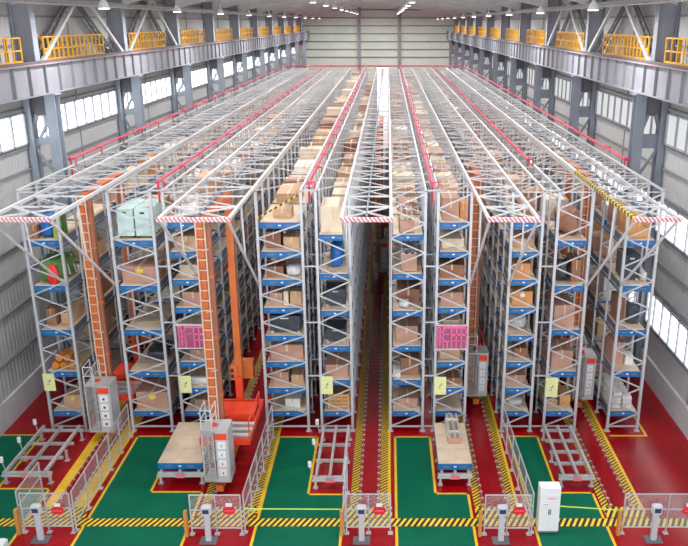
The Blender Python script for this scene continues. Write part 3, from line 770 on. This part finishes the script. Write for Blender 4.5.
# ------------------------------------------------------------------ goods
box_mesh = {}
def carton_mesh(m, kind=0):
    k = (m, kind)
    if k not in box_mesh:
        b = MB(); b.bbox(0, 1, 0, 1, 0, 1, m, .012); box_mesh[k] = b.mesh('carton_body')
    return box_mesh[k]
tape_m = MB(); tape_m.box(.46, .54, -.004, 1.004, .55, 1.006, 'packtape'); tape_m = tape_m.mesh('packing_tape')
lab_m = MB(); lab_m.box(.62, .86, -.006, 0, .5, .8, 'whitebox'); lab_m = lab_m.mesh('shipping_label')
NC = 0
def carton(x, y, z, w, d, h, m, label, group=None, near=True, rot=0, sticker=None):
    global NC
    NC += 1
    t = tag(link('carton', carton_mesh(m)), label, 'box', group or 'cartons in the racks'); t.location = (x, y, z); t.scale = (w, d, h); t.rotation_euler = (0, 0, rot)
    if near: link('packing_tape', tape_m, t)
    if sticker:
        b = MB(); b.box(.4, .62, -.008, 0, .62, .85, sticker); b.build('sticker', t)
    return t
DK = .153
def top(r, li): x0, x1, lv = RACKS[r]; return x0 + .08, x1 - .08, lv[li] + DK
occ = {}
def put(r, li, fx, dy, fw, d, h, m, label, **k):
    """carton on the front pallet of rack r, level li; fx, fw as fractions of the deck width"""
    a, c, z = top(r, li); W = c - a; occ[(r, li)] = 1
    return carton(a + W * fx, Y0 + .1 + dy, z, W * fw, d, h, m, label, group='cartons at the rack fronts', **k)
def lump(name, r, li, fx, dy, fw, d, h, m, label, seed, cat='bundle', pw=.5, straps=0, amp=.1):
    a, c, z = top(r, li); W = c - a; occ[(r, li)] = 1
    t = thing(name, label, cat, (a + W * (fx + fw / 2), Y0 + .1 + dy + d / 2, z))
    b = MB(); b.blob((0, 0, h / 2), (W * fw / 2 / (1 + amp), d / 2 / (1 + amp), h / 2), m, seed, amp, 14, 8, pw); o = b.build('wrapping', t)
    for p in o.data.polygons: p.use_smooth = True
    if straps:
        b = MB()
        for i in range(straps):
            y = -d / 2 + d * (i + 1) / (straps + 1); w2 = W * fw / 2 * .98
            b.bar((-w2, y, h * .2), (-w2 * .8, y, h * .95), .05, .02, 'film'); b.bar((-w2 * .8, y, h * .95), (w2 * .8, y, h * .95), .05, .02, 'film'); b.bar((w2 * .8, y, h * .95), (w2, y, h * .2), .05, .02, 'film')
        b.build('strap', t)
    return t
def machine(name, r, li, fx, dy, fw, d, h, m, label, cat='machine', dark='black'):
    a, c, z = top(r, li); W = c - a; occ[(r, li)] = 1; w = W * fw
    t = thing(name, label, cat, (a + W * fx, Y0 + .1 + dy, z))
    b = MB(); b.bbox(0, w, 0, d, .08, h, m, .025); o = b.build('housing', t)
    b = MB(); b.box(w * .35, w * .62, -.012, 0, h * .82, h * .88, dark); b.build('handle', o)
    b = MB(); b.box(w * .1, w * .9, -.01, 0, h * .14, h * .76, m); b.build('front_panel', o)
    b = MB()
    for x in (.02, w - .12):
        for y in (.03, d - .13): b.box(x, x + .1, y, y + .1, 0, .08, dark)
    b.build('foot', t); return t
# leftmost rack
put(0, 4, .04, .1, .24, .5, .5, 'brown', 'brown carton beside blue plastic, leftmost rack top front')
lump('plastic_bundle', 0, 4, .30, .1, .48, 1.0, .85, 'bluewrap', 'blue plastic-wrapped bundle on the leftmost rack top front', 1)
put(0, 4, .79, .1, .17, .35, .8, 'limebox', 'upright lime green box, nearer of two on the leftmost rack top', near=False)
put(0, 4, .79, .6, .17, .35, .8, 'greenwrap', 'upright dark green box, farther of two on the leftmost rack top', near=False)
lump('wrapped_load', 0, 3, .0, .1, .98, 1.6, .95, 'greenwrap', 'green tarpaulin-wrapped load on the leftmost rack', 2, straps=2)
lump('red_sack', 0, 3, .42, -.1, .42, .19, .8, 'redwrap', 'bright red bundle in front of the green wrapped load', 3, pw=.9)
put(0, 2, .1, .3, .3, .6, .7, 'brown', 'dark brown carton alone at the middle front of the leftmost rack')
put(0, 2, .5, .5, .4, 1.5, .45, 'tan', 'low tan carton behind zigzag bracing, leftmost rack middle')
a, c, z = top(0, 1); occ[(0, 1)] = 1
nms = ['left end of the bottom row', 'middle of the bottom row', 'right end of the bottom row', 'left of the upper pair', 'right of the upper pair']
for i, (x, zz) in enumerate(((.3, .2), (.62, .2), (.94, .2), (.47, .52), (.79, .52))):
    b = MB(); b.lathe((0, 0, 0), [(.05, -.32), (.14, -.32), (.155, -.28), (.155, .28), (.14, .32), (.05, .32)], 'orroll', 12)
    o = b.build('orange_roll', loc=(a + x, Y0 + .5, z + zz - .04)); o.rotation_euler = (math.pi / 2, 0, 0)
    tag(o, 'orange roll, %s on the leftmost rack' % nms[i], 'roll', 'stacked orange rolls')
put(0, 0, .35, .1, .62, 1.0, .6, 'tan', 'tan carton with yellow sticker, lowest front of the leftmost rack', sticker='ylabel')
# second rack
for i, (fx, dy, l) in enumerate(((.06, .15, 'front left'), (.53, .15, 'front right'), (.06, 1.1, 'rear left'), (.53, 1.1, 'rear right'))):
    machine('mint_cabinet', 1, 4, fx, dy, .43, .85, 1.15, 'mint', '%s of the four pale mint cabinets on the second rack top' % l, 'cabinet')
put(1, 3, .04, .15, .92, 1.3, .68, 'pinktan', 'long flat brown carton with yellow sticker, second rack upper front', sticker='ylabel')
occ[(1, 2)] = 1
lump('dark_bundle', 1, 1, .2, .9, .7, 1.2, .4, 'darkwrap', 'dark wrapped bundle lying low on the second rack', 5)
put(1, 0, .06, .1, .9, 1.4, .72, 'pinktan', 'wide pink-brown carton, lowest front of the second rack', sticker='ylabel')
# third rack
lump('film_bundle', 2, 7, .15, .5, .75, 1.8, .3, 'parcel', 'low pale film-wrapped load on the third rack top front', 6)
put(2, 6, .06, .25, .85, 1.3, .5, 'tan', 'tan carton just under the top shelf, third rack front')
put(2, 5, .15, .4, .8, 1.4, .42, 'cream', 'cream carton on the third rack, third shelf down front')
put(2, 4, .25, .1, .7, 1.3, .55, 'pinktan', 'pink-tan carton just above the pink sign, third rack')
put(2, 2, .3, .15, .62, .9, .38, 'pinktan', 'pink-tan carton below the pink sign, third rack front')
lump('white_roll', 2, 1, .1, .1, .85, .35, .32, 'whitebox', 'white rolled bundle lying across the third rack, low front', 8)
# fourth rack
put(3, 7, .28, .55, .47, .8, .34, 'tan', 'small low tan carton alone on the fourth rack top front')
put(3, 6, .1, .3, .38, .9, .65, 'brown', 'dark brown carton, left of two on the fourth rack under the top shelf')
put(3, 6, .56, .15, .40, .9, .48, 'tan', 'tan carton, right of two on the fourth rack under the top shelf')
put(3, 5, .1, .15, .42, .8, .42, 'brown', 'red-brown carton, fourth rack third shelf down, left')
lump('film_bundle', 3, 5, .55, .15, .42, .7, .44, 'film', 'clear film-wrapped parcel, fourth rack third shelf down, right', 9)
put(3, 4, .14, .15, .33, .9, .5, 'pinktan', 'pink-tan carton, left of three, middle shelf of the fourth rack')
put(3, 4, .50, .15, .12, .9, .56, 'cream', 'narrow cream carton, middle of three on the fourth rack')
put(3, 4, .66, .2, .3, .9, .55, 'tan', 'tan carton, right of three on the fourth rack')
machine('framed_machine', 3, 3, .12, .15, .78, .9, .72, 'darkwrap', 'dark machine in a white frame on the fourth rack', 'machine', 'white')
put(3, 2, .1, .12, .86, 1.2, .62, 'pinktan', 'full-width pink-tan carton on the fourth rack, sixth shelf down')
put(3, 1, .12, .15, .42, 1.0, .55, 'pinktan', 'pink-tan carton, left of two near the foot of the fourth rack')
put(3, 1, .6, .2, .33, 1.0, .42, 'tan', 'tan carton, right of two near the foot of the fourth rack')
put(3, 0, .42, .15, .4, .6, .4, 'whitebox', 'small white carton on the lowest shelf of the fourth rack')
# fifth rack
put(4, 5, .06, .15, .86, 1.7, 1.0, 'cream', 'large cream crate-like carton on the fifth rack top front')
lump('blue_bundle', 4, 4, .28, .5, .55, 1.2, .95, 'bluewrap', 'dark blue wrapped bundle on the fifth rack under the top', 11, amp=.15)
machine('electric_motor', 4, 3, .15, .35, .72, .9, .72, 'darkwrap', 'dark motor unit on the fifth rack, third shelf down', 'machine', 'galv')
machine('dark_machine', 4, 2, .1, .3, .75, 1.0, .55, 'darkwrap', 'dark machine on the fifth rack, fourth shelf down', 'machine', 'galv')
put(4, 1, .08, .2, .85, 1.3, .5, 'pinktan', 'pink-tan carton behind the top of the yellow plate, fifth rack')
a, c, z = top(4, 0); occ[(4, 0)] = 1
t = thing('wooden_crate', 'slatted orange wooden crate on the lowest shelf of the fifth rack', 'crate', (a + .18, Y0 + .15, z)); W = .86
b = MB()
for i in range(4): b.box(0, W, 0, .03, .06 + i * .16, .18 + i * .16, 'crate'); b.box(0, .03, 0, 1.0, .06 + i * .16, .18 + i * .16, 'crate'); b.box(W - .03, W, 0, 1.0, .06 + i * .16, .18 + i * .16, 'crate')
b.build('slat', t)
b = MB()
for i in range(4): x = i * (W - .08) / 3; b.box(x, x + .08, -.03, 0, 0, .7, 'crate')
b.build('batten', t)
b = MB(); b.box(.04, W - .04, .04, .98, .03, .6, 'brown'); b.build('content', t)
# sixth rack
bar_bundle('strip_bundle', RACKS[5][0] + .38, Y0 + .2, top(5, 5)[2], .5, 2.4, .5, 'tall bundle of long brown strips on the sixth rack top front', 'wood', 'tan')
bar_bundle('strip_bundle', RACKS[5][0] + .45, Y0 + .2, top(5, 4)[2], .55, 2.4, .75, 'bundle of pale strips on the sixth rack under the top shelf', 'tan', 'film')
occ[(5, 5)] = occ[(5, 4)] = 1
lump('film_bundle', 5, 3, .2, .1, .4, .5, .28, 'film', 'small clear film bundle on the sixth rack, third shelf down', 12)
put(5, 3, .15, .8, .8, 1.3, .55, 'brown', 'brown carton behind a film bundle on the sixth rack')
put(5, 2, .1, .2, .78, 1.2, .7, 'pinktan', 'pink-brown carton on the sixth rack, fourth shelf down')
put(5, 1, .3, .3, .62, 1.2, .75, 'brown', 'reddish brown carton on the sixth rack, fifth shelf down')
put(5, 1, .02, .1, .26, .5, .3, 'whitebox', 'little white carton beside a brown one, sixth rack low')
put(5, 0, .2, .2, .7, 1.0, .4, 'pinktan', 'flat pink-tan carton on the lowest shelf of the sixth rack')
# seventh rack
put(6, 7, .08, .2, .6, 1.5, .85, 'pinktan', 'tall pink-brown carton, left of two on the seventh rack top')
put(6, 7, .72, .4, .24, 1.0, .62, 'orangebox', 'orange-brown carton, right of two on the seventh rack top')
put(6, 6, .1, .4, .8, 1.2, .35, 'cream', 'flat cream carton, seventh rack, second shelf down')
put(6, 5, .05, .15, .85, 1.2, .5, 'brown', 'red-brown carton, seventh rack, third shelf down')
put(6, 4, .1, .2, .8, 1.2, .5, 'pinktan', 'pink-brown carton above the pink sign right of the central aisle')
put(6, 2, .1, .15, .75, 1.0, .62, 'tan', 'tan carton just below the pink sign right of the central aisle')
put(6, 1, .4, .2, .5, .7, .28, 'brown', 'low red-brown carton beside the yellow plate, seventh rack')
# eighth rack
put(7, 7, .3, .6, .6, 1.2, .5, 'brown', 'dark brown carton on the third rack from right, top front')
put(7, 6, .1, .4, .8, 1.2, .35, 'tan', 'flat tan carton, third rack from right, second shelf down')
put(7, 4, .1, .1, .82, .9, .58, 'orangebox', 'orange-brown carton with white shipping label, third rack from right', sticker='whitebox')
lump('film_bundle', 7, 3, .2, .5, .7, 1.2, .5, 'film', 'pale film-wrapped load on the third rack from right, middle', 13)
put(7, 2, .35, .3, .5, .9, .4, 'brown', 'dark red-brown carton, third rack from right, lower middle')
put(7, 1, .1, .4, .8, .9, .3, 'pinktan', 'flat pink-tan carton, third rack from right, second shelf up')
lump('film_bundle', 7, 0, .2, .2, .65, .8, .3, 'parcel', 'whitish wrapped parcel on the lowest shelf, third rack from right', 14)
# ninth rack
lump('brown_bundle', 8, 4, .05, .3, .85, 1.6, .95, 'brown', 'large dark brown wrapped load, second rack from right, top front', 15, amp=.2)
lump('dark_bundle', 8, 3, .05, .2, .55, 1.0, .8, 'darkwrap', 'black and brown lumpy load, second rack from right, second shelf down', 16, amp=.25)
put(8, 3, .62, .3, .34, 1.0, .9, 'brown', 'brown carton beside the black lumpy load, second rack from right')
put(8, 2, .08, .15, .75, 1.4, .9, 'pinktan', 'tall pink-brown carton, second rack from right, middle shelf')
put(8, 1, .1, .15, .78, 1.3, .75, 'pinktan', 'pink-brown carton above the yellow plate, second rack from right')
put(8, 0, .05, .2, .4, .9, .35, 'tan', 'tan carton, left on the lowest shelf, second rack from right')
put(8, 0, .55, .3, .4, .9, .5, 'crate', 'orange wooden case, right on the lowest shelf, second rack from right', near=False)
# tenth rack
put(9, 4, .08, .2, .8, 1.25, .85, 'orangebox', 'large orange-brown carton, nearest of two on the rightmost rack top')
put(9, 4, .02, 1.6, .8, 1.25, .95, 'pinktan', 'large pink-brown carton, second of two on the rightmost rack top')
machine('grey_machine', 9, 3, .12, .5, .62, 1.0, 1.05, 'darkwrap', 'dark grey machine cabinet on the rightmost rack, second shelf down', 'machine', 'whitebox')
lump('film_bundle', 9, 3, .76, .2, .22, 1.2, .4, 'parcel', 'white plastic sheet bundle beside the dark machine, rightmost rack', 17)
machine('flat_case', 9, 2, .45, .45, .45, .3, .85, 'darkwrap', 'upright dark panel on the rightmost rack, middle shelf', 'case', 'dark_steel')
put(9, 2, .1, .75, .3, .9, 1.0, 'brown', 'upright brown carton behind the dark panel, rightmost rack')
put(9, 1, .05, .6, .45, 1.3, .95, 'pinktan', 'pink-brown carton, left on the rightmost rack, fourth shelf down')
put(9, 1, .55, .5, .3, .5, .4, 'whitebox', 'small white carton, right on the rightmost rack, fourth shelf down')
a, c, z = top(9, 0); occ[(9, 0)] = 1
lab2 = ['bottom', 'second', 'third', 'top']
lab3 = ['nearest', 'second', 'third', 'farthest']
for j in range(4):
    for i in range(4 if j < 3 else 3):
        for side_, fx in (('left', .05), ('right', .48)):
            if i == 3 and side_ == 'right': continue
            b = MB(); b.blob((0, 0, .085), (.19, .24, .085), 'parcel', i * 10 + j, .05, 12, 6, .22)
            o = b.build('wrapped_parcel', loc=(a + fx + .24 + R.uniform(-.02, .02), Y0 + .42 + j * .62, z + i * .175))
            o.rotation_euler = (0, 0, R.uniform(-.06, .06))
            tag(o, '%s white parcel in the %s %s stack, rightmost rack foot' % (lab2[i], lab3[j], side_), 'parcel', 'white parcels on the rightmost rack')

# cartons standing farther back: individuals first, the far remainder of each rack as one heap
cols = [('tan', 'tan'), ('pinktan', 'pink-brown'), ('cream', 'cream'), ('brown', 'dark brown'), ('whitebox', 'white'), ('orangebox', 'orange-brown')]
wts = {0: (2, 1, 2, 1, 4, 1), 1: (3, 2, 3, 1, 3, 2), 2: (2, 3, 4, 0, 4, 0), 3: (5, 2, 5, 1, 2, 0), 4: (4, 5, 3, 1, 1, 0), 5: (5, 3, 5, 1, 1, 1), 6: (5, 1, 8, 1, 2, 0), 7: (4, 3, 3, 3, 2, 1), 8: (3, 3, 2, 5, 2, 2), 9: (1, 2, 2, 2, 7, 1)}
plan = []
for r, (x0, x1, lv) in enumerate(RACKS):
    for li in range(len(lv)):
        for k in range(NP):
            if k == 0 and (r, li) in occ: continue
            istop = li == len(lv) - 1
            if not istop and k > 7: continue
            if R.random() < (.10 if istop else .25): continue
            plan.append((r, li, k, istop))
plan.sort(key=lambda p: (p[2] if p[3] else p[2] * 7 + 3))
heaps = {}
for r, li, k, istop in plan:
    x0, x1, lv = RACKS[r]; W = x1 - x0 - .16; z = lv[li] + DK
    hmax = ((.45 if r == 3 and k < 4 else 1.0) if istop else (lv[li + 1] - lv[li] - .42))
    two = R.random() < .35
    idx = R.choices(range(6), wts[r])[0]; fw = R.uniform(.55, .9); d = R.uniform(.7, 1.2) if two else R.uniform(1.0, 2.2); h = R.uniform(.35, 1) * hmax
    fx = R.uniform(.03, .97 - fw); yb = Y0 + .03 + k * 2 * STEP + .1
    items = [(fx, 0, fw, d, h, idx)]
    if two:
        fw2 = R.uniform(.45, .85); items.append((R.uniform(.03, .97 - fw2), 1.35, fw2, R.uniform(.7, 1.2), R.uniform(.25, .8) * hmax, R.choices(range(6), wts[r])[0]))
    for n, (fx, dy, fw, d, h, ci) in enumerate(items):
        m, cn = cols[ci]
        pos = ('' if not two else ('front ' if n == 0 else 'rear '))
        if NC < 300:
            lab = '%s%s carton on %s pallet back, %s of %s' % (pos, cn, ORD[k], slabel(lv, li), RN[r])
            carton(x0 + .08 + W * fx, yb + dy + (.0 if two else R.uniform(0, .5)), z, W * fw, d, h, m, lab, near=k < 6)
        else:
            hb = heaps.setdefault(r, MB()); X = x0 + .08 + W * fx; hb.box(X, X + W * fw, yb + dy, yb + dy + d, z, z + h, m)
for r, hb in heaps.items():
    tag(hb.build('carton'), 'cartons farther back in the %s' % RN[r], 'boxes', kind='stuff')
print('cartons', NC)
